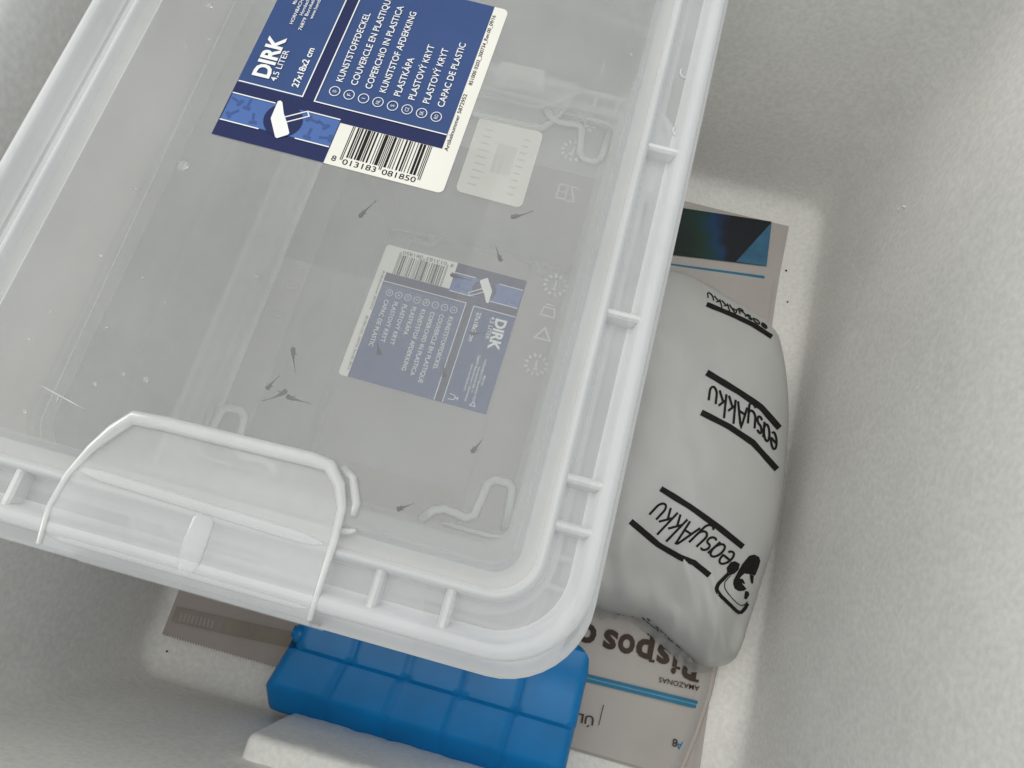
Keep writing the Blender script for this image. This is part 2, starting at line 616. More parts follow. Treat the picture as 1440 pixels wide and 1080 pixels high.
# ------------------------------------------------------------------ newspaper
def newspaper():
    root = empty('newspaper', W(-2.5, 11.5, FLOOR), 'folded newspaper lying on the foam floor under the boxes, bag and ice pack', 'newspaper')

    def sheet(name, x0, x1, y0, y1, z, m, amp=.06, lift=None, thick=.05, teeth=False, seed=0, label=None):
        mb = MB()
        nx, ny = 40, 44
        g = []
        for j in range(ny + 1):
            for i in range(nx + 1):
                x = x0(j / ny) + (x1(j / ny) - x0(j / ny)) * i / nx if callable(x0) else x0 + (x1 - x0) * i / nx
                y = y0 + (y1 - y0) * j / ny + (.11 * min(0, x - 12) * (j / ny) ** 4 if y1 == 24.4 and x > 0 else 0)
                zz = z + amp * noise.noise(Vector((x * .22, y * .22, seed)))
                if lift:
                    zz += lift(x, y)
                g.append((x, y, max(zz, FLOOR + .02)))
        fs = [(j * (nx + 1) + i, j * (nx + 1) + i + 1, (j + 1) * (nx + 1) + i + 1, (j + 1) * (nx + 1) + i) for j in range(ny) for i in range(nx)]
        mb.add(g, fs)
        # side faces give the folded stack its thickness
        edge = [i for i in range(nx + 1)] + [j * (nx + 1) + nx for j in range(1, ny + 1)] + \
               [ny * (nx + 1) + i for i in range(nx - 1, -1, -1)] + [j * (nx + 1) for j in range(ny - 1, 0, -1)]
        ev = [g[k] for k in edge]
        ring = ev + [(p[0], p[1], p[2] - thick) for p in ev]
        n = len(ev)
        mb.add(ring, [(k, n + k, n + (k + 1) % n, (k + 1) % n) for k in range(n)])
        if teeth:
            k = 0
            x = x0
            while x < x1 - .1:
                zz = z + amp * noise.noise(Vector((x * .22, y0 * .22, seed)))
                zz = max(zz, FLOOR + .02)
                mb.add([(x, y0 + .02, zz), (x + .14, y0 + .02, zz), (x + .07, y0 - .10, zz)], [(0, 2, 1)])
                x += .15
        return mb.build(name, m, root, smooth=False, label=label)
    one = lambda v: (lambda t: v)
    sheet('page', one(-17.05), lambda t: 12.55 - .1 * math.sin(t * 9), -5.45, 28.7, FLOOR + .10, M['paper'], seed=1, thick=.08)
    sheet('page', -17.35, -3, -5.5, 6.0, FLOOR + .22, M['paper2'], seed=1, amp=.04, teeth=True, label='pinkish page with a serrated edge and a faded strip')
    sheet('page', one(-3.2), lambda t: 12.1 - .05 * math.sin(t * 7), -5.3, 24.4, FLOOR + .26, M['paper'], seed=5, label='page with upside-down headline')
    # curled right edge of the upper page near the bottom
    mb = MB()
    P = [(12.18, 3.0, .3), (12.3, 1.0, .45), (12.15, -1.0, .75), (11.8, -3.0, .95), (11.35, -5.0, .8)]
    vs, fs = [], []
    for i, (x, y, h) in enumerate(P):
        for k in range(6):
            t = k / 5
            vs.append((x - .55 + .55 * t, y, FLOOR + .27 + h * .45 * t * t))
    for i in range(len(P) - 1):
        for k in range(5):
            fs.append((i * 6 + k, (i + 1) * 6 + k, (i + 1) * 6 + k + 1, i * 6 + k + 1))
    mb.add(vs, fs)
    mb.build('page_edge', M['paper'], root, smooth=True)
    mb = MB()
    vs = []
    for i, (x, y, h) in enumerate(P):
        vs += [(x - .02, y, FLOOR + .28 + h * .45), (x + .16, y, FLOOR + .26 + h * .45), (x + .35, y, FLOOR + .12)]
    fs = []
    for i in range(len(P) - 1):
        for k in range(2):
            fs.append((i * 3 + k, (i + 1) * 3 + k, (i + 1) * 3 + k + 1, i * 3 + k + 1))
    mb.add(vs, fs)
    mb.build('page_edge', [M['paper3']], root, smooth=False)
    z = FLOOR + .36
    # print: laid out upside down, reading towards -x
    mb = MB()
    a = Vector(at(989, 938, z)); b = Vector(at(790, 893, z))
    d = (b - a).normalized()
    up = Vector((-d.y, d.x))
    # slab headline
    for ch, xa, xb, hh in (('B', 984, 961, 1.42), ('i', 956, 949, 1.42), ('s', 945, 926, 1.42), ('p', 921, 897, 1.42), ('o', 895, 872, 1.42), ('s', 870, 851, 1.42), ('c', 841, 820, 1.42), ('o', 817, 794, 1.42)):
        f_ = lambda x: Vector(at(x, 922 + (x - 987) * .272, z))
        pa, pb = f_(xa), f_(xb)
        text(mb, ch, pa, pb - pa, hh, z, bold=.032, length=(pb - pa).length)
        w_ = (pb - pa).length
        def bar(x, y, w, h=.14):
            p = pa + d * x + up * y
            mb.line([p, p + d * w], h, z + .004)
        if ch == 'B': bar(-.12, .085, .5); bar(-.12, 1.33, .5)
        if ch == 'i': bar(-.16, .085, w_ + .32); bar(-.16, .95, .3)
        if ch == 'p': bar(-.12, .95, .3); bar(-.14, -.38, .62)
    mb.build('headline', M['head_ink'], root)
    mb = MB()
    a2 = Vector(at(984, 965, z))
    text(mb, 'AMAZONAS', a2, d, .27, z, bold=.01, length=2.2)
    a3 = Vector(at(836, 1008, z))
    text(mb, '\u00daLTI', a3, d, .46, z, bold=.012, length=1.5)
    a4 = Vector(at(953, 1040, z))
    text(mb, '8', a4, d, .40, z, bold=.015)
    mb.line([at(849, 991, z), at(842, 1020, z)], .04, z)
    mb.line([at(977, 1024, z), at(973, 1052, z)], .05, z)
    tag(mb.build('small_print', M['head_ink'], root), kind='stuff')
    mb = MB()
    a5 = Vector(at(961, 1044, z))
    text(mb, 'A', a5, d, .40, z, bold=.015)
    for yo in (0, .30):
        p0 = Vector(at(981, 988 + yo * 22, z)); p1 = Vector(at(760, 934 + yo * 22, z))
        mb.line([p0, p1], .17, z)
    # stripes below the photo
    z2 = FLOOR + .20
    mb.build('blue_stripe', M['stripe'], root)
    mb = MB()
    mb.line([at(1075, 390, z2), at(925, 370, z2)], .20, z2 + .01)
    mb.build('blue_stripe', M['stripe'], root)
    mb = MB()
    p0 = Vector(at(981, 991.5, z)); p1 = Vector(at(760, 937.5, z))
    mb.line([p0, p1], .12, z - .02)
    mb.build('pale_stripe', M['stripe2'], root)
    mb = MB()
    mb.line([at(1075, 393, z2), at(925, 375, z2)], .22, z2)
    mb.build('pale_stripe', M['stripe2'], root)
    mb = MB()
    mb.poly([at(1085, 311.5, z2), at(1078, 374, z2), at(900, 353, z2), at(905, 284, z2)], z2)
    mb.build('printed_photo', M['photo'], root)
    mb = MB()
    mb.poly([at(1085, 313, z2), at(1078, 374, z2), at(1035, 368, z2)], z2 + .01)
    mb.build('printed_photo', M['photo_blue'], root)
    # faded strip on the pinkish page
    z3 = FLOOR + .30
    mb = MB()
    mb.poly([at(248, 853, z3), at(315, 868, z3), at(309, 890, z3), at(240, 873, z3)], z3)
    for k in range(9):
        p = Vector(at(256 + k * 5.5, 862 + k * 1.2, z3))
        mb.line([p, p + Vector((.05, -.42))], .09, z3 + .008, mi=1)
    mb.poly([at(315, 868, z3), at(430, 893, z3), at(425, 915, z3), at(309, 890, z3)], z3, 2)
    mb.build('printed_strip', [M['olive2'], M['paper2'], M['olive']], root)
    return root


newspaper()


# ------------------------------------------------------------------ mailer bag
def mailer_bag():
    root = empty('mailer_bag', W(7.5, 10, FLOOR + .3), 'crumpled grey plastic mailer bag with repeated black lettering, lying right of the boxes', 'mailer bag')
    px = [(935, 383, -20.5), (965, 388, -20.8), (1000, 408, -21.2), (1030, 427, -21.5), (1058, 445, -21.8), (1086, 470, -22), (1096, 500, -22), (1102, 545, -22), (1104, 600, -22),
          (1099, 665, -22), (1092, 720, -22), (1079, 780, -22.2), (1062, 830, -22.6), (1045, 880, -23.2), (1024, 928, -24.1), (1003, 937, -24.3), (985, 936, -24.2),
          (965, 918, -23.8), (938, 898, -23.6), (905, 872, -23.4), (880, 866, -23.4), (845, 858, -23.2), (810, 840, -23.0), (790, 800, -22.5), (785, 720, -22), (790, 620, -22), (810, 520, -22), (850, 430, -21.5), (895, 390, -21)]
    ctrl = []
    for x, y, z in px:
        q = at(x, y, z)
        ctrl.append(Vector((q[0], q[1], z)))
    # closed Catmull-Rom resample
    O = []
    n = len(ctrl)
    for i in range(n):
        p0, p1, p2, p3 = ctrl[i - 1], ctrl[i], ctrl[(i + 1) % n], ctrl[(i + 2) % n]
        for k in range(4):
            t = k / 4
            O.append(.5 * ((2 * p1) + (p2 - p0) * t + (2 * p0 - 5 * p1 + 4 * p2 - p3) * t * t + (3 * p1 - p0 - 3 * p2 + p3) * t ** 3))
    c = Vector((7.0, 11.2, 0))
    mb = MB()
    L = []
    bot = []
    for s in (.3, .8, .97):
        bot.append([(c.x + (p.x - c.x) * s, c.y + (p.y - c.y) * s, FLOOR + .42 + (p.z - FLOOR - .6) * (.0 if s < .5 else .15 if s < .9 else .6)) for p in O])
    L += bot
    R = 26
    for r in range(R + 1):
        a = math.radians(90 * r / R)
        s = math.cos(a) ** 1.0
        h = math.sin(a)
        lp = []
        for p in O:
            q = c + (Vector((p.x, p.y, 0)) - Vector((c.x, c.y, 0))) * s
            top = -18.6
            z = p.z + (top - p.z) * h ** .85
            # creases near the lower fold and gentle dents
            w = max(0.0, min(1.0, (6.5 - q.y) / 4.5))
            z += (w * .5 + .06) * noise.noise(Vector((q.x * .8, q.y * .55 + q.x * .3, 2.0))) * min(1, h * 3)
            z += w * .5 * abs(noise.noise(Vector((q.x * 1.7 + q.y, q.y * .5, 9.0)))) * min(1, h * 3)
            lp.append((q.x, q.y, z))
        L.append(lp)
    rings(mb, L[:-1], cap_first=True, cap_last=True)
    body = mb.build('bag_body', M['bag'], root, smooth=True)
    body.data.update()
    vs = [W(*p) for p in mb.v]
    bvh = BVHTree.FromPolygons(vs, mb.f)
    cpos = W(0, 0, CAM_H)

    def onto(x, y, lift=.03):
        d = ray(x, y).normalized()
        loc, nrm, idx, dist = bvh.ray_cast(cpos, d)
        if loc is None:
            return None
        if nrm.dot(d) > 0: nrm = -nrm
        p = loc + nrm * lift * CM
        return (p.x / CM, p.y / CM, p.z / CM + FLOOR)

    def put(mb, verts, faces):
        P = [onto(*v) for v in verts]
        idx = {}
        vv = []
        for i, p in enumerate(P):
            if p is not None:
                idx[i] = len(vv)
                vv.append(p)
        ff = []
        for f in faces:
            if all(i in idx for i in f):
                q = [Vector(vv[idx[i]]) for i in f]
                if max((q[k] - q[k - 1]).length for k in range(len(q))) < 1.6:
                    ff.append([idx[i] for i in f])
        mb.add(vv, ff)

    def resample(pl, m):
        pl = [Vector(p) for p in pl]
        seg = [(pl[i + 1] - pl[i]).length for i in range(len(pl) - 1)]
        tot = sum(seg)

        def f(s):
            if s <= 0: return pl[0] + (pl[1] - pl[0]) * (s * tot / seg[0])
            if s >= 1: return pl[-1] + (pl[-1] - pl[-2]) * ((s - 1) * tot / seg[-1])
            d = s * tot
            for i, l in enumerate(seg):
                if d <= l: return pl[i].lerp(pl[i + 1], d / l)
                d -= l
            return pl[-1]
        return f

    def stroke(mb, pl, w, m=24, wob=0):
        f = resample(pl, m)
        vs, fs = [], []
        for i in range(m + 1):
            s = i / m
            p = f(s)
            t = (f(min(1, s + .03)) - f(max(0, s - .03))).normalized()
            nn = Vector((-t.y, t.x))
            ww = w * (1 + wob * noise.noise(Vector((s * 6, pl[0][0], 0))))
            vs += [p + nn * ww / 2, p, p - nn * ww / 2]
        for i in range(m):
            for k in range(2):
                fs.append((i * 3 + k, (i + 1) * 3 + k, (i + 1) * 3 + k + 1, i * 3 + k + 1))
        put(mb, vs, fs)

    def blob(mb, pts, inner=3):
        pts = [Vector(p) for p in pts]
        cc = sum(pts, Vector((0, 0))) / len(pts)
        vs, fs = [cc], []
        n_ = len(pts)
        for r in range(1, inner + 1):
            vs += [cc + (p - cc) * r / inner for p in pts]
        for k in range(n_):
            fs.append((0, 1 + k, 1 + (k + 1) % n_))
        for r in range(inner - 1):
            for k in range(n_):
                a = 1 + r * n_
                fs.append((a + k, a + n_ + k, a + n_ + (k + 1) % n_, a + (k + 1) % n_))
        put(mb, vs, fs)

    rows = [
        ([(1095.6, 602), (1070, 572.6), (1040, 552), (993.7, 524)], [(1092, 660), (1058.5, 622.6), (1025, 600), (986, 580)], 8.5, (.02, .96), True),
        ([(1044.5, 769), (1011, 742), (971, 713), (929, 687)], [(997.8, 809), (975.6, 791), (957.8, 784.4), (926.7, 766.7), (886.7, 733)], 8.5, (-.03, .93), True),
        ([(1082, 460), (1048, 441), (1018.5, 425), (990, 408)], [(1085, 474), (1059, 457), (1029.6, 443), (993.5, 428)], 6.5, (.04, .98), False),
    ]
    for up, lo, w, (s0, s1), both in rows:
        mb = MB()
        if both:
            stroke(mb, up, w, wob=.12)
        stroke(mb, lo, w, wob=.12)
        mb.build('printed_bar', M['ink'], root)
        mb = MB()
        fu, fl = resample(up, 0), resample(lo, 0)
        # monoline lettering built as strokes in a unit box: x 0..1, y 0 (baseline) .. 1 (ascender)
        X = .62
        def arc(cx, cy, rx, ry, a0, a1, m=12):
            return [(cx + rx * math.cos(math.radians(a0 + (a1 - a0) * i / m)), cy + ry * math.sin(math.radians(a0 + (a1 - a0) * i / m))) for i in range(m + 1)]
        G = {
            'e': (.60, [[(.06, .31), (.56, .31)] + arc(.31, .31, .25, .31, 0, 320, 16)]),
            'a': (.64, [arc(.30, .31, .25, .31, 0, 360, 16), [(.56, .62), (.56, 0)]]),
            's': (.50, [arc(.24, .46, .19, .155, 40, 270, 10) + arc(.24, .155, .21, .155, 90, -140, 10)]),
            'y': (.60, [[(.05, .62)] + arc(.30, .22, .25, .22, 180, 360, 8) + [(.55, .62), (.55, -.1)] + arc(.30, -.10, .25, .20, 0, -150, 8)]),
            'A': (.74, [[(.02, 0), (.35, 1), (.70, 0)], [(.14, .34), (.58, .34)]]),
            'k': (.60, [[(.08, 0), (.08, 1)], [(.52, .62), (.10, .26)], [(.24, .38), (.56, 0)]]),
            'u': (.62, [[(.06, .62)] + arc(.30, .25, .24, .25, 180, 360, 8) + [(.54, .62)]]),
        }
        word = 'easyAkku'
        tot = sum(G[ch][0] + .06 for ch in word)
        x = 0
        lo_t, hi_t = (.24, .86) if both else (.0, .74)
        for ch in word:
            wd, strokes = G[ch]
            for st in strokes:
                pl = []
                for (gx, gy) in st:
                    s = s0 + (s1 - s0) * (x + gx) / tot
                    t = lo_t + (hi_t - lo_t) * gy
                    pl.append(fu(s).lerp(fl(s), t))
                stroke(mb, pl, 3.3 if both else 1.8, m=max(6, 3 * len(pl)))
            x += wd + .06
        mb.build('printed_lettering', M['ink'], root)
    # the emblem at the end of the lowest row
    def z3(*a): return [(940 + x / 5.4, 700 + y / 5.4) for x, y in a]
    mb = MB()
    stroke(mb, z3((455, 575), (375, 655), (362, 695), (385, 735), (470, 815), (525, 868), (550, 868), (575, 845), (600, 800)), 5.2)
    stroke(mb, z3((470, 590), (425, 640), (425, 685), (450, 725), (520, 800), (550, 818), (580, 808), (600, 785)), 1.3)
    blob(mb, z3((440, 530), (470, 488), (505, 480), (540, 500), (530, 545), (500, 575), (465, 588), (445, 570)))
    blob(mb, z3((525, 560), (560, 500), (610, 440), (650, 430), (685, 448), (695, 480), (680, 530), (655, 590), (620, 580), (575, 575), (545, 600), (515, 640), (495, 650), (500, 610)))
    blob(mb, z3((515, 600), (545, 615), (560, 655), (590, 690), (570, 705), (530, 708), (500, 690), (488, 655), (492, 620)))
    blob(mb, z3((545, 612), (565, 618), (580, 650), (570, 655), (550, 640)))
    blob(mb, z3((580, 705), (605, 710), (612, 735), (590, 770), (572, 765), (575, 730)))
    blob(mb, z3((615, 580), (645, 590), (640, 650), (625, 650), (618, 615)))
    mb.build('printed_emblem', M['ink'], root)
    # rows of tiny unreadable dashes on the turned-over flap
    mb = MB()
    rnd = random.Random(3)
    for r in range(7):
        a = Vector((903 + r * 2.2, 855 + r * 4.6)); b = Vector((968 + r * 3.5, 905 + r * 4.2))
        a = Vector((868 + r * 7, 863 + r * 1)); b = Vector((905 + r * 12, 872 + r * 9.5))
        k = 0.0
        while k < 1:
            l = rnd.uniform(.03, .08)
            p, q = a.lerp(b, k), a.lerp(b, min(1, k + l))
            if rnd.random() < .8:
                stroke(mb, [p, q], rnd.uniform(.8, 1.4), m=2)
            k += l + .02
    tag(mb.build('fine_print', M['ink'], root), kind='stuff')
    # crumpled gathered edge of the film at the lower end
    mb = MB()
    pl = resample([(832, 868), (862, 871), (884, 872), (906, 886), (930, 907), (955, 931), (975, 946), (996, 944)], 0)
    vs, fs = [], []
    m_ = 40
    for i in range(m_ + 1):
        p = pl(i / m_)
        for k in range(4):
            wv = 3.5 * noise.noise(Vector((i * .45, 1.0, 0)))
            q = p + Vector((4, -7)) * (k + wv * .1 * (3 - k) / 3 * 2)
            zz_ = -24.35 + .22 * k + .16 * noise.noise(Vector((i * .6, k * .9, 4)))
            x_, y_ = at(q.x, q.y, zz_)
            vs.append((x_, y_, zz_))
    for i in range(m_):
        for k in range(3):
            fs.append((i * 4 + k, (i + 1) * 4 + k, (i + 1) * 4 + k + 1, i * 4 + k + 1))
    mb.add(vs, fs)
    mb.build('film_edge', M['bag_edge'], root, smooth=True)
    return root


mailer_bag()


# ------------------------------------------------------------------ ice pack
def ice_pack():
    org = Vector((*at(372, 990, -21.6), -21.6))
    root = empty('ice_pack', W(-2.0, -3.5, -22.3), 'blue hard plastic ice pack leaning on the foam block below the boxes', 'ice pack')
    a0 = Vector(at(376, 999, -22.0)); a1 = a0 + Vector((14.72, -.09))
    d = (a1 - a0).normalized(); up = Vector((-d.y, d.x))
    Ln = (a1 - a0).length
    mb = MB()

    def P(u, v, h):
        q = a0 + d * u + up * v
        return (q.x, q.y, h)
    # cross-section (v across, height), front bevel, flat, ridge, rear field
    prof = [(.10, -23.6), (.0, -23.3), (.0, -22.4), (.10, -21.95), (.30, -21.72), (1.15, -21.10), (1.30, -21.00), (1.50, -20.97), (2.95, -20.92),
            (3.12, -20.90), (3.20, -20.80), (3.32, -20.68), (3.55, -20.66), (4.6, -20.66), (5.6, -20.64), (5.8, -20.55), (6.7, -20.6), (6.95, -20.9), (7.05, -21.6), (7.0, -23.2), (6.8, -23.6)]
    nu = 96
    gro = [Ln * k for k in (.205, .40, .595, .79)]
    rows_ = []
    for i in range(nu + 1):
        u = Ln * i / nu
        # rounded, cut-in ends
        row = []
        for (v, h) in prof:
            e = min(u, Ln - u)
            hh = h
            if e < .5 and h > -23:
                hh = h - (.5 - math.sqrt(max(0, .25 - (.5 - e) ** 2))) * .8
            for g in gro:
                dd = abs(u - g)
                if dd < .18 and h > -22.6:
                    hh -= .10 * (1 - (dd / .18) ** 2)
            vv = v
            if v > 3:                       # rounded rear corners
                er = min(u, Ln - u)
                if er < 1.1:
                    vv = min(v, 7.0 - (1.1 - math.sqrt(max(0, 1.21 - (1.1 - er) ** 2))))
            uu = u
            if u < 1.3 and v < 2.4:         # cut front-left corner
                pass
            # the left end slants and is stepped
            lo = .0 if v > 3.0 else .0
            sl = (-.38 * min(v, 1.1) / 1.1 if v < 1.1 else -.38 + .50 * (v - 1.1) / 2.0 if v < 3.13 else .5)
            uu = sl + u * (Ln - sl) / Ln
            row.append(P(uu, vv, hh))
        rows_.append(row)
    m_ = len(prof)
    vs = [p for r in rows_ for p in r]
    fs = []
    for i in range(nu):
        for k in range(m_):
            l = (k + 1) % m_
            fs.append((i * m_ + k, (i + 1) * m_ + k, (i + 1) * m_ + l, i * m_ + l))
    fs.append(tuple(range(m_)))
    fs.append(tuple(nu * m_ + k for k in reversed(range(m_))))
    mb.add(vs, fs)
    mb.build('pack_shell', M['blue'], root, smooth=True, sharp=40)
    # filler cap at the left end
    mb = MB()
    mb.tube([P(.30, 3.85, -21.25), P(.45, 3.85, -21.25), P(.62, 3.85, -21.25), P(.9, 3.85, -21.25)], [.42, .50, .50, .42], 16)
    mb.tube([P(.12, 3.85, -21.25), P(.32, 3.85, -21.25)], [.28, .30], 12)
    mb.build('filler_cap', M['blue'], root, smooth=True, sharp=40)
    # small mould bumps on the underside edge
    for u in (Ln * .31, Ln * .52):
        mb = MB()
        mb.tube([P(u - .25, -.06, -22.6), P(u, -.12, -22.6), P(u + .25, -.06, -22.6)], [.05, .12, .05], 8)
        mb.build('mould_bump', M['blue'], root, smooth=True)
    return root


ice_pack()


# ------------------------------------------------------------------ label
LU, LV = -10.71, 10.08            # lower-left corner of the upper label


def ean13(code):
    Lc = ['0001101', '0011001', '0010011', '0111101', '0100011', '0110001', '0101111', '0111011', '0110111', '0001011']
    par = ['LLLLLL', 'LLGLGG', 'LLGGLG', 'LLGGGL', 'LGLLGG', 'LGGLLG', 'LGGGLL', 'LGLGLG', 'LGLGGL', 'LGGLGL'][int(code[0])]
    out = '101'
    for ch, p in zip(code[1:7], par):
        s = Lc[int(ch)]
        if p == 'G':
            s = ''.join('1' if c == '0' else '0' for c in s)[::-1]
        out += s
    out += '01010'
    for ch in code[7:]:
        out += ''.join('1' if c == '0' else '0' for c in Lc[int(ch)])
    return out + '101'


def label(root):
    z0 = 0.03
    sh = lambda u, v: (LU + u + .028 * v * 0.6, LV + v - .012 * u)
    H = 6.47
    mb = MB()
    # sheet with rounded right corners
    pts = [(0, 0), (6.45, 0)]
    for a in range(-90, 1, 15):
        pts.append((6.42 + .16 * math.cos(math.radians(a)), .16 + .16 * math.sin(math.radians(a))))
    for a in range(0, 91, 15):
        pts.append((6.42 + .16 * math.cos(math.radians(a)), H - .16 + .16 * math.sin(math.radians(a))))
    pts.append((0, H))
    top = [(*sh(*p), z0) for p in pts]
    n = len(top)
    mb.add(top, [list(range(n))])
    mb.add(top + [(p[0], p[1], p[2] - .015) for p in top], [(k, n + k, n + (k + 1) % n, (k + 1) % n) for k in range(n)])
    lab = mb.build('label', M['label_white'], root, label='blue and white paper label with hammer picture and barcode')

    def q(mb_, u0, v0, u1, v1, z, mi=0):
        mb_.poly([sh(u0, v0), sh(u1, v0), sh(u1, v1), sh(u0, v1)], z, mi)
    mb = MB()
    z1 = z0 + .006
    q(mb, .0, 1.80, 6.15, H, z1, 0)
    q(mb, .0, .0, 3.22, 1.80, z1, 1)
    q(mb, 3.22, 1.34, 6.15, 1.80, z1, 1)
    z2 = z1 + .006
    q(mb, 1.93, 1.80, 2.30, H - .03, z2, 1)
    q(mb, .04, .52, 3.20, 1.42, z2, 2)
    z3 = z2 + .006
    rnd = random.Random(5)
    for u, v in ((.28, .78), (.60, 1.16), (.90, .76), (.26, 1.20), (2.52, .74), (2.80, 1.14), (3.02, .76), (2.46, 1.2)):
        a = rnd.uniform(0, 2 * math.pi)
        c, s_ = math.cos(a), math.sin(a)
        T = [(-.20, -.035), (.06, -.035), (.06, -.11), (.15, -.11), (.17, .11), (.06, .11), (.06, .035), (-.20, .035)]
        mb.poly([sh(min(max(u + x * c - y * s_, .04), 3.19), min(max(v + x * s_ + y * c, .54), 1.40)) for x, y in T], z3, 3)
    z4 = z3 + .006
    cx, cy = sh(1.70, .96)
    mb.disc(cx, cy, .54, z4, 1)
    mb.build('label_print', [M['label_blue'], M['label_navy'], M['label_mid'], M['label_mid2']], root)

    mb = MB()
    z5 = z4 + .006
    ln = lambda pts, w: mb.line([sh(*p) for p in pts], w, z5)
    ln([(.04, 1.84), (1.93, 1.84), (1.93, H - .03)], .035)
    ln([(2.30, H - .03), (2.30, 1.79), (6.15, 1.79)], .035)
    for v, ua, ub in ((.50, 1.17, 2.22), (1.42, 1.30, 2.24)):
        ln([(.04, v), (ua, v)], .035)
        ln([(ub, v), (3.2, v)], .035)
    mb.poly([sh(*p) for p in [(1.34, 1.50), (1.40, 1.54), (1.47, 1.50), (1.64, 1.17), (1.84, .90), (2.02, .61), (2.00, .55), (1.76, .36), (1.70, .38), (1.40, .85), (1.36, .92)]], z5)
    ln([(1.72, 1.07), (2.24, 1.42), (2.34, 1.28), (1.82, .93)], .035)
    Y = (0.0, 1.0)

    def t(s, u, v, cap, length=None, bold=0.0, xs=1.0):
        x, y = sh(u, v)
        return text(mb, s, (x, y), Y, cap, z5, bold=bold, length=length, xs=xs)
    t('DIRK', .80, 2.13, .50, 1.47, bold=.035)
    t('4,5 LITER', 1.04, 2.10, .18, 1.10, bold=.004)
    t('27x18x2 cm', 1.70, 2.08, .20, 1.40, bold=.018)
    lines = ['KUNSTSTOFFDECKEL', 'COUVERCLE EN PLASTIQUE', 'COPERCHIO IN PLASTICA', 'KUNSTSTOF AFDEKKING', 'PLASTK\u00c5PA', 'PLASTOV\u00dd KRYT', 'PLASTOV\u00dd KRYT', 'CAPAC DE PLASTIC']
    codes = ['D', 'F', 'I', 'NL', 'S', 'CZ', 'SK', 'RO']
    w0 = glyphs('KUNSTSTOFFDECKEL', .006)[2]
    for k, (s, c) in enumerate(zip(lines, codes)):
        u = 2.82 + .424 * k
        t(s, u, 2.62, .20, glyphs(s, .006)[2] * 2.52 / w0, bold=.006)
        x, y = sh(u - .10, 2.27)
        mb.ring2(x, y, .155, .165, .022, z5)
        wd = .07 * len(c)
        t(c, u - .05, 2.27 - (.008 if c == 'I' else wd / 2), .11, .016 if c == 'I' else wd)
    for s, u, a, b in (('Made for:', .58, 4.82, 5.30), ('HORNBACH Baumarkt AG', .76, 4.12, 6.02), ('Hornbachstra\u00dfe 11', .92, 4.50, 5.68),
                       ('76879 Bornheim / Germany', 1.08, 3.98, 6.15), ('www.hornbach.com', 1.24, 4.46, 5.70)):
        t(s, u, a, .105, b - a, bold=.006)
    # glass symbol and little triangle
    ln([(1.75, 6.00), (1.52, 6.02), (1.45, 6.12), (1.52, 6.22), (1.75, 6.24)], .03)
    ln([(1.50, 6.12), (1.36, 6.12)], .03); ln([(1.36, 6.03), (1.36, 6.21)], .03)
    mb.line([sh(*p) for p in ((.78, 6.26), (.55, 6.26), (.665, 6.06))], .03, z5, closed=True)
    mb.build('label_lettering', M['white_print'], root)

    mb = MB()
    bits = ean13('8013183081850')
    x0, x1 = 3.60, 5.88
    mw = (x1 - x0) / len(bits)
    i = 0
    zb = z0 + .006
    while i < len(bits):
        if bits[i] == '1':
            j = i
            while j < len(bits) and bits[j] == '1':
                j += 1
            g = i < 3 or i > 91 or 45 <= i < 50
            mb.poly([sh(x0 + i * mw, .22 if g else .33), sh(x0 + j * mw, .22 if g else .33), sh(x0 + j * mw, 1.33), sh(x0 + i * mw, 1.33)], zb)
            i = j
        else:
            i += 1
    def tb(s, u, v, cap, length, d=(1, 0), bold=.006):
        text(mb, s, sh(u, v), d, cap, zb, length=length, bold=bold)
    tb('8', 3.38, .13, .18, .13)
    tb('013183', 3.70, .10, .18, .95)
    tb('081850', 4.82, .10, .18, .95)
    tb('Artikelnummer 5872952', 6.32, 1.30, .11, 1.95, (0, 1), .012)
    tb('851000 0202_300734_Rev.00_09/16', 6.32, 3.58, .11, 2.58, (0, 1), .012)
    mb.build('barcode', M['ink'], root)


# ------------------------------------------------------------------ storage box
BX0, BX1, BY0, BY1 = -15.88, 2.16, -.97, 25.95
BASE = -12.36


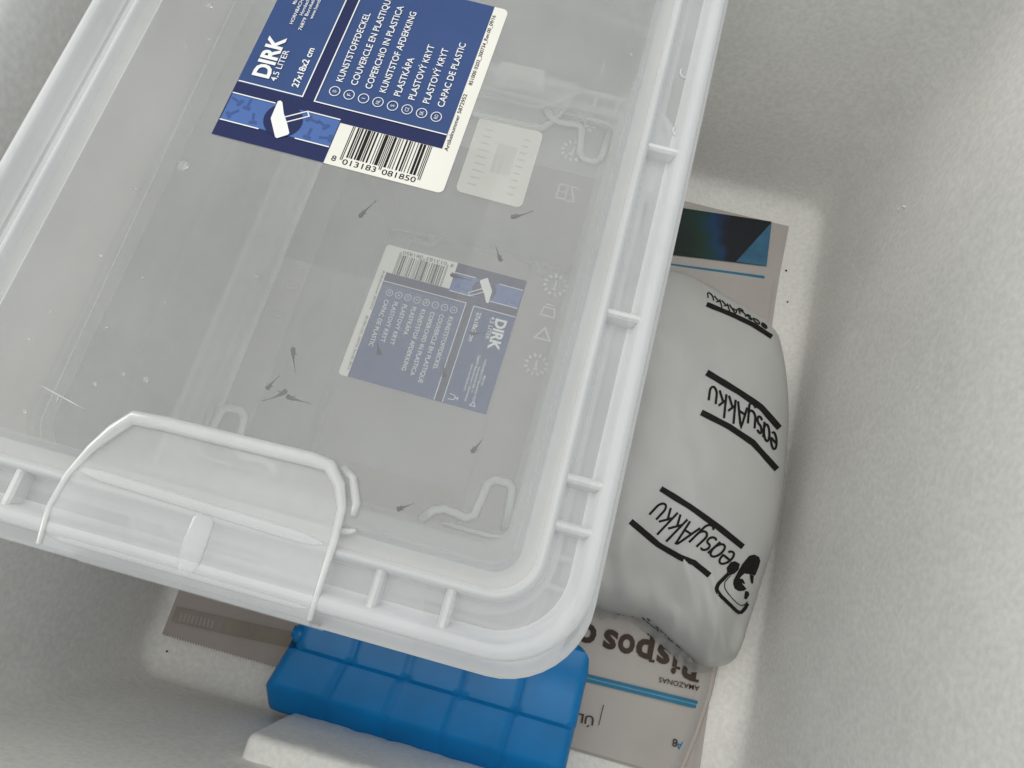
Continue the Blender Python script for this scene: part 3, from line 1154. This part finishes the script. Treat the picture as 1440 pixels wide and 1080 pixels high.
def lid_mesh(root):
    mb = MB()
    n = 10

    def lp(d, z, r=None):
        r = max(.45, 2.15 - d * .8) if r is None else r
        return [(x, y, z) for x, y in rrect(BX0 + d, BX1 - d, BY0 + d, BY1 - d, r, n)]
    prof = [(.03, -1.10), (.0, -1.05), (.02, -.20), (.06, -.07), (.14, 0.01), (.22, 0.03), (.32, 0.03), (.40, -.01), (.46, -.12), (.52, -.40), (.58, -.46), (.64, -.48)]
    rings(mb, [lp(d, z) for d, z in prof], mi=1)
    mb2 = [(.64, -.48), (1.16, -.48)]
    rings(mb, [lp(d, z) for d, z in mb2], mi=3)
    prof2 = [(1.16, -.48), (1.22, -.42), (1.25, -.10), (1.29, .01), (1.36, .04), (1.43, .01), (1.47, -.08), (1.50, -.16), (1.6, -.20), (1.86, -.20)]
    rings(mb, [lp(d, z) for d, z in prof2[:8]], mi=1)
    rings(mb, [lp(d, z) for d, z in prof2[7:]], mi=2)
    prof3 = [(1.86, -.20), (1.93, -.16), (1.98, -.03), (2.05, 0.0)]
    rings(mb, [lp(d, z) for d, z in prof3], mi=2)
    rings(mb, [lp(2.05, 0.0), lp(3.0, 0.004)], cap_last=True)
    o = mb.build('lid', [M['lid'], M['lid_thick'], M['rim_mid'], M['channel']], root, smooth=True, sharp=55)
    # cross ribs in the rim channel
    def rib(x0, y0, x1, y1, w=.24):
        m = MB()
        a, b = Vector((x0, y0)), Vector((x1, y1))
        t = (b - a).normalized(); nn = Vector((-t.y, t.x))
        vs = []
        for p in (a, b):
            for o_, z in ((-w * .6, -.475), (-w * .45, -.10), (-w * .2, -.03), (w * .2, -.03), (w * .45, -.10), (w * .6, -.475)):
                q = p + nn * o_
                vs.append((q.x, q.y, z))
        m.add(vs, [(k, k + 1, k + 7, k + 6) for k in range(5)] + [(0, 1, 2, 3, 4, 5), (11, 10, 9, 8, 7, 6)])
        m.build('cross_rib', M['rib'], o, smooth=False)
    for y in (2.33, 3.47, 7.90, 13.1, 21.4, 22.6):
        rib(BX1 - 1.26, y, BX1 - .32, y)
        if y > 15: rib(BX0 + .32, y, BX0 + 1.26, y)
    for x in (-12.6, -11.5, -2.7, -1.02):
        rib(x, BY0 + .32, x, BY0 + 1.26)
        rib(x, BY1 - 1.26, x, BY1 - .32)
    # small moulding crescents on the right rim
    for px, py in ((965, 103), (955, 185)):
        x, y = at(px, py, -.46)
        m = MB()
        m.tube([(x + .18 * math.cos(math.radians(a)), y + .20 * math.sin(math.radians(a)), -.44) for a in range(150, 271, 15)], .03, 6)
        m.build('mould_mark', M['rib'], o, smooth=True)
    # hair scratch across the lid
    m = MB()
    a, b = Vector(at(50, 538, 0.02)), Vector(at(118, 575, 0.02))
    m.tube([(*a.lerp(b, t), .02) for t in (0, .3, .6, 1)], [.01, .022, .022, .008], 5)
    a, b = Vector(at(84, 552, 0.02)), Vector(at(80, 566, 0.02))
    m.tube([(*a.lerp(b, t), .02) for t in (0, .5, 1)], [.006, .016, .006], 5)
    m.build('scratch', M['rib'], o, smooth=True)
    return o


def latch(root, far=False):
    """clip on the short side; built for the near side, mirrored for the far side"""
    cy = (BY0 + BY1) / 2
    fy = (lambda y: 2 * cy - y) if far else (lambda y: y)
    mb = MB()
    out = [(-10.32, -1.15), (-10.38, -.35), (-10.28, .45), (-10.02, 1.15), (-9.70, 1.70), (-9.38, 2.10), (-8.6, 2.16), (-6.8, 2.20), (-5.0, 2.25), (-4.55, 2.22), (-4.18, 1.85), (-3.95, 1.35), (-3.88, .6), (-3.88, -1.15)]
    z = .10
    # plate, slightly bowed down towards the outer edge
    def zz(y): return z - (.10 * max(0, .2 - y) ** 2)
    grid_x = 20
    vs, fs = [], []
    ys = [-1.15, -.9, -.5, 0.0, .5, 1.0, 1.4, 1.8, 2.15]
    def span(y):
        xs = []
        for i in range(len(out)):
            a, b = out[i], out[(i + 1) % len(out)]
            if (a[1] - y) * (b[1] - y) <= 0 and a[1] != b[1]:
                xs.append(a[0] + (b[0] - a[0]) * (y - a[1]) / (b[1] - a[1]))
        return min(xs), max(xs)
    for y in ys:
        xa, xb = span(max(y, -1.149))
        for i in range(grid_x + 1):
            vs.append((xa + (xb - xa) * i / grid_x, fy(y), zz(y)))
    for j in range(len(ys) - 1):
        for i in range(grid_x):
            a = j * (grid_x + 1) + i
            fs.append((a, a + 1, a + grid_x + 2, a + grid_x + 1))
    # outer skirt with the gripping lip
    b = len(vs)
    for (y, zq) in ((-1.15, zz(-1.15)), (-1.28, -.25), (-1.30, -1.2), (-1.30, -1.75), (-1.42, -1.85), (-1.42, -1.95)):
        for i in range(grid_x + 1):
            vs.append((-10.30 + 6.40 * i / grid_x, fy(y), zq))
    for j in range(5):
        for i in range(grid_x):
            a = b + j * (grid_x + 1) + i
            fs.append((a, a + grid_x + 1, a + grid_x + 2, a + 1))
    mb.add(vs, fs)
    o = mb.build('latch', M['latch'], root, smooth=True, sharp=50)
    m = MB()
    bead = [(x, fy(y), zz(y) + .05) for x, y in out]
    R = [.06, .065, .07, .11, .16, .18, .18, .18, .18, .17, .14, .11, .09, .06]
    m.tube(bead, R, 10, flat=.8)
    m.build('latch_bead', M['rib'], o, smooth=True)
    m = MB()                                    # second bar beside the right end, hinge pin stub
    m.tube([(-4.25, fy(2.28), .08), (-3.95, fy(2.1), .08), (-3.68, fy(1.55), .08), (-3.66, fy(1.25), .08)], [.09, .10, .10, .09], 10)
    m.tube([(-3.90, fy(.85), .0), (-3.62, fy(.92), .0), (-3.5, fy(.98), 0)], [.09, .08, .05], 8)
    m.build('hinge_stub', M['rib'], o, smooth=True)
    m = MB()                                    # centre divider, lower ridge and shallow panel
    m.tube([(-6.9, fy(v), zz(v) + .005) for v in (.44, .3, -.2, -.75, -.93)], [.10, .26, .28, .26, .12], 14, flat=.16)
    m.tube([(-10.15 + 6.05 * t, fy(.64 - .16 * t), zz(.6) + .005) for t in (0, .03, .1, .5, .9, .97, 1)], [.01, .08, .13, .13, .13, .08, .01], 12, flat=.3)
    m.tube([(-10.2 + 6.2 * t, fy(-.93), zz(-.93) + .005) for t in (0, .05, .5, .95, 1)], [.01, .06, .07, .06, .01], 8, flat=.6)
    m.build('latch_ridge', M['latch_soft'], o, smooth=True)
    return o


BB = (-13.32, -.18, 2.55, 23.5)     # base rectangle of the container


def body(root):
    mb = MB()
    n = 10
    TOP = (BX0 + 1.15, BX1 - 1.15, BY0 + 1.15, BY1 - 1.15)

    def lp(t, z, r, g=0.0):
        q = [TOP[i] + (BB[i] - TOP[i]) * t for i in range(4)]
        gy = g + (.16 if g > 1 else 0)
        return [(x, y, z) for x, y in rrect(q[0] - g, q[1] + g, q[2] - gy, q[3] + gy, r, n)]
    # rim flange
    rim = [lp(0, -2.0, 2.2, 1.30), lp(0, -1.9, 2.2, 1.40), lp(0, -1.62, 2.2, 1.40), lp(0, -1.54, 2.2, 1.32), lp(0, -1.60, 2.0, .85)]
    rings(mb, rim, mi=1)
    rings(mb, [lp(0, -1.60, 2.0, .85), lp(0, -1.58, 1.7, .25)], mi=0)
    rings(mb, [lp(0, -1.58, 1.7, .25), lp(0, -1.5, 1.6, .12), lp(0, -.62, 1.5, .05), lp(0, -.56, 1.5, 0), lp(0, -.62, 1.5, -.06)], mi=1)
    wall = [lp(0, -.62, 1.5, -.06)]
    for i in range(1, 13):
        t = i / 12
        wall.append(lp(t * .985, -.62 + (BASE + .35 + .62) * t, 1.5 - .5 * t, -.06 * (1 - t)))
    wall += [lp(1.0, BASE + .12, .95, -.05), lp(1.0, BASE + .02, .85, -.18), lp(1.0, BASE, .8, -.3)]
    rings(mb, wall[:5], mi=3)
    rings(mb, wall[4:], mi=2)
    rings(mb, [lp(1.0, BASE, .8, -.3)], cap_last=True, mi=0)
    o = mb.build('container_body', [M['body'], M['lid_thick'], M['wall'], M['wall_dry']], root, smooth=True, sharp=55)
    return o


def feet(root, bo):
    """looped stacking ribs moulded into the four corners of the base"""
    zf = BASE + .10
    x1, y0 = -.34, 3.0
    cx, cy = (BB[0] + BB[1]) / 2, (BB[2] + BB[3]) / 2
    loop = [(-3.75, 2.75), (-3.35, 3.25), (-2.9, 3.42), (-1.98, 3.30), (-1.72, 3.48), (-1.62, 4.1), (-1.52, 4.85), (-1.28, 5.10), (-.72, 5.10), (-.50, 4.88), (-.45, 4.4), (-.38, 3.2)]
    bar = [(-2.85, 2.86), (-.9, 2.86), (-.38, 2.95), (-.18, 3.2), (-.12, 5.2)]
    for sx, sy in ((1, 1), (-1, 1), (1, -1), (-1, -1)):
        f = lambda p: ((p[0] if sx > 0 else 2 * cx - p[0]), (p[1] if sy > 0 else 2 * cy - p[1]))
        m = MB()
        m.tube([(*f(p), zf) for p in loop], .19, 8, flat=.4)
        m.build('stacking_rib', M['foot'], bo, smooth=True)
        m = MB()
        m.tube([(*f(p), zf + .02) for p in bar], .085, 8, flat=.8)
        m.build('corner_bar', M['rib'], bo, smooth=True)


def marks(bo):
    zf = BASE + .05

    def wheel(px, py, r, ang):
        x, y = at(px, py, zf)
        m = MB()
        for k in range(12):
            a = math.radians(30 * k + ang)
            c, s = math.cos(a), math.sin(a)
            m.line([(x + r * .68 * c, y + r * .68 * s), (x + r * c, y + r * s)], r * .2, zf)
        a = math.radians(ang + 75)
        m.line([(x - r * .4 * math.cos(a), y - r * .4 * math.sin(a)), (x + r * .42 * math.cos(a), y + r * .42 * math.sin(a))], r * .17, zf + .005)
        m.line([(x - r * .42 * math.cos(a) + r * .22 * math.sin(a), y - r * .42 * math.sin(a) - r * .22 * math.cos(a)),
                (x - r * .42 * math.cos(a) - r * .22 * math.sin(a), y - r * .42 * math.sin(a) + r * .22 * math.cos(a))], r * .16, zf + .01)
        m.build('date_wheel', M['emboss'], bo)
    wheel(781, 401, .55, 10)
    wheel(754, 513, .52, 20)
    wheel(806, 212, .60, 0)
    wheel(823, 172, .60, 40)
    m = MB()
    x, y = at(772, 436, zf)
    m.line([(x - .3, y - .3), (x + .3, y - .3), (x + .25, y + .1), (x - .25, y + .1)], .08, zf, closed=True)
    m.line([(x - .2, y + .25), (x + .2, y + .25)], .08, zf)
    m.build('embossed_mark', M['emboss'], bo)
    m = MB()
    x, y = at(764, 471, zf)
    m.line([(x - .34, y - .2), (x + .34, y - .2), (x, y + .34)], .09, zf, closed=True)
    m.build('embossed_mark', M['emboss'], bo)
    m = MB()                                   # glass and fork in a square
    x, y = at(797, 271, zf)
    m.line([(x - .42, y - .38), (x - .02, y - .38), (x - .02, y + .38), (x - .42, y + .38)], .09, zf, closed=True)
    m.line([(x + .1, y - .4), (x + .45, y - .4), (x + .12, y + .4), (x + .48, y + .35)], .09, zf)
    m.line([(x - .38, y), (x - .08, y)], .08, zf)
    m.build('embossed_mark', M['emboss'], bo)
    # faint flower-like gate marks
    for px, py, r in ((424, 372, .42), (410, 402, .36), (390, 442, .3)):
        x, y = at(px, py, zf)
        m = MB()
        m.ring2(x, y, r, r * .7, .06, zf, n=16)
        m.line([(x - r * .5, y), (x + r * .5, y + .05)], .06, zf + .005)
        m.build('gate_mark', M['faint'], bo)


def sticker(root):
    z = BASE + .03
    P = [at(675, 163, z), at(764, 187, z), at(733, 293, z), at(640, 268, z)]
    P = [Vector(p) for p in P]
    A = P[3]
    ux, uy = P[2] - P[3], P[0] - P[3]
    f = lambda u, v: A + ux * u + uy * v
    mb = MB()
    pts = []
    w, h, r = ux.length, uy.length, .3
    for x, y in rrect(0, w, 0, h, r, 6):
        pts.append(f(x / w, y / h))
    mb.poly(pts, z)
    o = mb.build('sticker', M['cream'], root, label='plain cream sticker stuck under the base, print showing faintly through')
    m = MB()
    rnd = random.Random(2)
    for k in range(13):
        u = .40 + k * .023
        m.poly([f(u, .34), f(u + rnd.uniform(.006, .016), .34), f(u + .012, .72), f(u, .72)], z + .006)
    for k in range(9):
        v = .12 + .09 * k
        m.poly([f(.14, v), f(.26 + rnd.uniform(0, .08), v), f(.26, v + .018), f(.14, v + .018)], z + .006)
        m.poly([f(.74, v), f(.84, v), f(.84, v + .018), f(.74, v + .018)], z + .006)
    m.build('ghost_print', M['cream2'], o)


M['channel'] = film('lid_channel_plastic', (.90, .93, .96), 0.34, 0.35)
M['wall_dry'] = film('fogged_wall_plastic', (.97, .95, .925), 1.1, 0.4, gloss=0.4)
M['wall'] = film('container_wall_plastic', (.92, .93, .94), 0.33, 0.35, gloss=0.3)
M['rim_mid'] = film('lid_groove_plastic', PP, 0.45, 0.28, bump=0.03)
M['foot_cream'] = film('clip_window_plastic', (.95, .92, .87), 2.2, 0.3)
M['latch'] = film('latch_plastic', PP, 0.36, 0.35)
M['latch_soft'] = film('latch_ridge_plastic', PP, 0.22, 0.4, gloss=.5)
M['faint'] = film('faint_emboss', (0.88, 0.88, 0.88), 0.10, 0.3)

upper = empty('storage_box', W((BX0 + BX1) / 2, (BY0 + BY1) / 2, BASE - .05),
              'upper translucent plastic storage box with clip-on lid, holding water and tiny fish', 'storage box')
lid_mesh(upper)
label(upper)
latch(upper)
latch(upper, far=True)
bo = body(upper)
feet(upper, bo)
lower = copy_tree(upper)
# the lower box is the same box turned half round, its lid just under the upper base
lower.location = W(-12.98 - (BX0 + BX1) / 2, 24.22 - (BY0 + BY1) / 2, -12.46 + BASE - .05 - .02)
lower.rotation_euler = (0, 0, math.pi)
lower['label'] = 'lower translucent plastic storage box, seen through the one stacked on top of it'
marks(bo)
sticker(upper)
# shallow square window and foot line on the lower box, seen through the upper one
zc = BASE - .06
m = MB()
m.poly([at(706, 86, zc), at(766, 99, zc), at(764, 131, zc), at(690, 118, zc)], zc)
m.build('clip_window', M['foot_cream'], lower)
m = MB()
m.tube([(*at(x, y, zc), zc) for x, y in ((630, 126), (700, 140), (756, 152), (778, 146), (800, 134), (822, 128))], .16, 8, flat=.3)
m.tube([(*at(x, y, zc), zc) for x, y in ((852, 80), (846, 104), (842, 116))], .07, 8, flat=.5)
m.build('clip_edge', M['foot'], lower, smooth=True)


# ------------------------------------------------------------------ water, droplets, fish
WZ = -3.5


def wall_rect(z, g=0.0):
    t = (-.62 - z) / (-.62 - BASE)
    TOP = (BX0 + 1.2, BX1 - 1.2, BY0 + 1.2, BY1 - 1.2)
    q = [TOP[i] + (BB[i] - TOP[i]) * t for i in range(4)]
    return q[0] + g, q[1] - g, q[2] + g, q[3] - g


mb = MB()
q = wall_rect(WZ, .06)
lp_ = rrect(*q, 1.2, 10)
c_ = Vector(((q[0] + q[1]) / 2, (q[2] + q[3]) / 2))
loops = []
for s, dz in ((1.0, .10), (.993, .03), (.98, 0), (.6, 0), (.2, 0)):
    loops.append([(c_.x + (x - c_.x) * s, c_.y + (y - c_.y) * s, WZ + dz) for x, y in lp_])
rings(mb, loops, cap_last=True)
wat = mb.build('water', M['water'], smooth=True)
tag(wat, 'still clear water standing in the upper storage box', kind='structure')
mb = MB()
men = []
for (x, y) in lp_:
    men.append((x + (max(0, min(1, (4.0 - y) / .5)) * .42 if x < -10 else 0), y, WZ + .10))
mb.tube(men, .03, 6, closed=True)
m_o = mb.build('waterline', M['foot'], wat, smooth=True)

ND = 0


def droplet(px, py, r, z=-.06, flat=.5):
    global ND
    x, y = at(px, py, z)
    mb = MB()
    vs, fs = [], []
    seg, rg = 14, 7
    for j in range(rg + 1):
        a = math.pi * j / rg
        for k in range(seg):
            b = 2 * math.pi * k / seg
            wob = 1 + .12 * math.sin(2 * b + px)
            vs.append((r * math.sin(a) * math.cos(b) * wob, r * math.sin(a) * math.sin(b), r * flat * math.cos(a)))
    for j in range(rg):
        for k in range(seg):
            l = (k + 1) % seg
            fs.append((j * seg + k, (j + 1) * seg + k, (j + 1) * seg + l, j * seg + l))
    mb.add(vs, fs)
    o = mb.build('water_droplet', M['drop_glass'], raw=True, smooth=True)
    o.location = W(x, y, z - r * flat)
    return o


def glass_drop():
    m, nt, out = new_mat('clear_droplet')
    g = N(nt, 'ShaderNodeBsdfGlass', Roughness=0.02, IOR=1.33)
    d = N(nt, 'ShaderNodeBsdfDiffuse')
    d.inputs[0].default_value = (.9, .9, .88, 1)
    mx = N(nt, 'ShaderNodeMixShader')
    mx.inputs[0].default_value = .15
    nt.links.new(g.outputs[0], mx.inputs[1])
    nt.links.new(d.outputs[0], mx.inputs[2])
    nt.links.new(mx.outputs[0], out.inputs[0])
    return m


M['drop_glass'] = glass_drop()
o = droplet(256, 231, .16)
tag(o, 'largest clear droplet under the lid, left of the upper label', 'water droplet', 'water droplets on the lid')
o = droplet(293, 6, .12)
tag(o, 'medium clear droplet at the top edge, left of the blue label', 'water droplet', 'water droplets on the lid')
for px, py, r, dl in ((293, 54, .07, 'tiny clear droplet left of the big printed name, below the medium one'),
                      (260, 66, .05, 'tiny faint droplet on the lid just left of the waterline near the top'),
                      (190, 265, .06, 'tiny clear droplet right on the waterline below the largest droplet'),
                      (140, 358, .07, 'tiny bright droplet beside the middle of the waterline'),
                      (200, 390, .05, 'tiny faint droplet between the waterline and the pale strip, upper one'),
                      (204, 533, .10, 'clear oval droplet above the left corner of the clip, right one of two'),
                      (132, 539, .09, 'clear oval droplet above the left corner of the clip, left one of two'),
                      (33, 578, .08, 'bright droplet near the left edge, left of the hair scratch'),
                      (232, 425, .05, 'tiny droplet close to the left edge of the pale strip'),
                      (149, 460, .05, 'tiny faint droplet right of the waterline kink'),
                      (173, 525, .06, 'tiny faint droplet between the two oval droplets above the clip'),
                      (40, 476, .05, 'tiny faint droplet on the lid left of the waterline kink'),
                      (360, 388, .05, 'tiny bright droplet on the pale strip left of the lower label'),
                      (590, 365, .06, 'tiny pale droplet above the barcode of the lower label'),
                      (888, 76, .05, 'tiny droplet near the top of the right rim'),
                      (70, 438, .05, 'tiny faint droplet at the far left above the waterline kink')):
    o = droplet(px, py, r * .75)
    tag(o, dl, 'water droplet', 'water droplets on the lid')


def fish(hx, hy, tx, ty, label_, z=-9.5, bend=0.0):
    h = Vector(at(hx, hy, z)); t = Vector(at(tx, ty, z))
    d = t - h
    L = d.length
    d.normalize()
    nn = Vector((-d.y, d.x))
    mb = MB()
    pts, rs = [], []
    prof = [(0, .02), (.03, .055), (.08, .082), (.14, .092), (.20, .088), (.27, .072), (.34, .056), (.45, .040), (.6, .027), (.75, .017), (.88, .012), (1.0, .006)]
    for s, r in prof:
        p = d * (L * s) + nn * (bend * math.sin(s * math.pi) * L)
        pts.append((p.x, p.y, -.02 * s))
        rs.append(r * 1.0 * (.75 + .3 * L))
    mb.tube(pts, rs, 10, flat=.85)
    # eyes and fins
    for s_ in (-1, 1):
        e = d * (L * .085) + nn * (s_ * .075)
        mb.tube([(e.x - .025 * d.x, e.y - .025 * d.y, .03), (e.x, e.y, .035), (e.x + .025 * d.x, e.y + .025 * d.y, .03)], [.015, .032, .015], 6, mi=1)
        a = d * (L * .25) + nn * (s_ * .06)
        b = d * (L * .36) + nn * (s_ * .15)
        c = d * (L * .33) + nn * (s_ * .05)
        mb.add([(a.x, a.y, .0), (b.x, b.y, -.01), (c.x, c.y, .0)], [(0, 1, 2)])
    a = d * (L * .86); b = d * (L * 1.06)
    mb.add([(a.x, a.y, .015), (b.x, b.y, .05), (b.x - d.x * .02, b.y - d.y * .02, -.07), (a.x, a.y, -.03)], [(0, 1, 2, 3)])
    o = mb.build('fish_fry', [M['fish'], M['ink']], raw=True, smooth=True)
    o.location = W(h.x, h.y, z)
    tag(o, label_, 'fish', 'fish fry swimming in the upper box')


FISH = [
    (505, 306, 528, 283, 'tiny dark fish fry just below the barcode of the upper label', -9.2, .03),
    (718, 306, 748, 297, 'tiny dark fish fry right below the cream sticker', -9.8, -.03),
    (705, 368, 697, 345, 'tiny dark fish fry between cream sticker and hammer of the lower label', -10.2, .02),
    (633, 386, 662, 394, 'tiny dark fish fry over the white end of the lower barcode', -9.6, 0),
    (534, 500, 530, 476, 'tiny dark fish fry over the lower left blue field of the lower label', -10.5, .03),
    (412, 488, 415, 522, 'tiny dark fish fry above the cluster of three, tail pointing down', -9.4, -.02),
    (375, 548, 392, 529, 'tiny dark fish fry, leftmost of the cluster of three', -9.9, .03),
    (404, 549, 371, 563, 'tiny dark fish fry, middle of the cluster of three, tail to the lower left', -9.5, .05),
    (402, 557, 436, 567, 'tiny dark fish fry, rightmost of the cluster of three, tail to the right', -10.0, -.02),
    (661, 469, 682, 468, 'tiny dark fish fry over the size print on the lower label', -10.6, 0),
    (625, 531, 622, 508, 'tiny dark fish fry over the white double line of the lower label', -9.9, -.03),
    (663, 637, 680, 616, 'tiny dark fish fry between the lower label and the looped corner rib', -9.3, .0),
    (558, 717, 581, 708, 'tiny dark fish fry near the bottom edge, right of the latch', -9.6, 0),
]
for f in FISH:
    fish(*f)
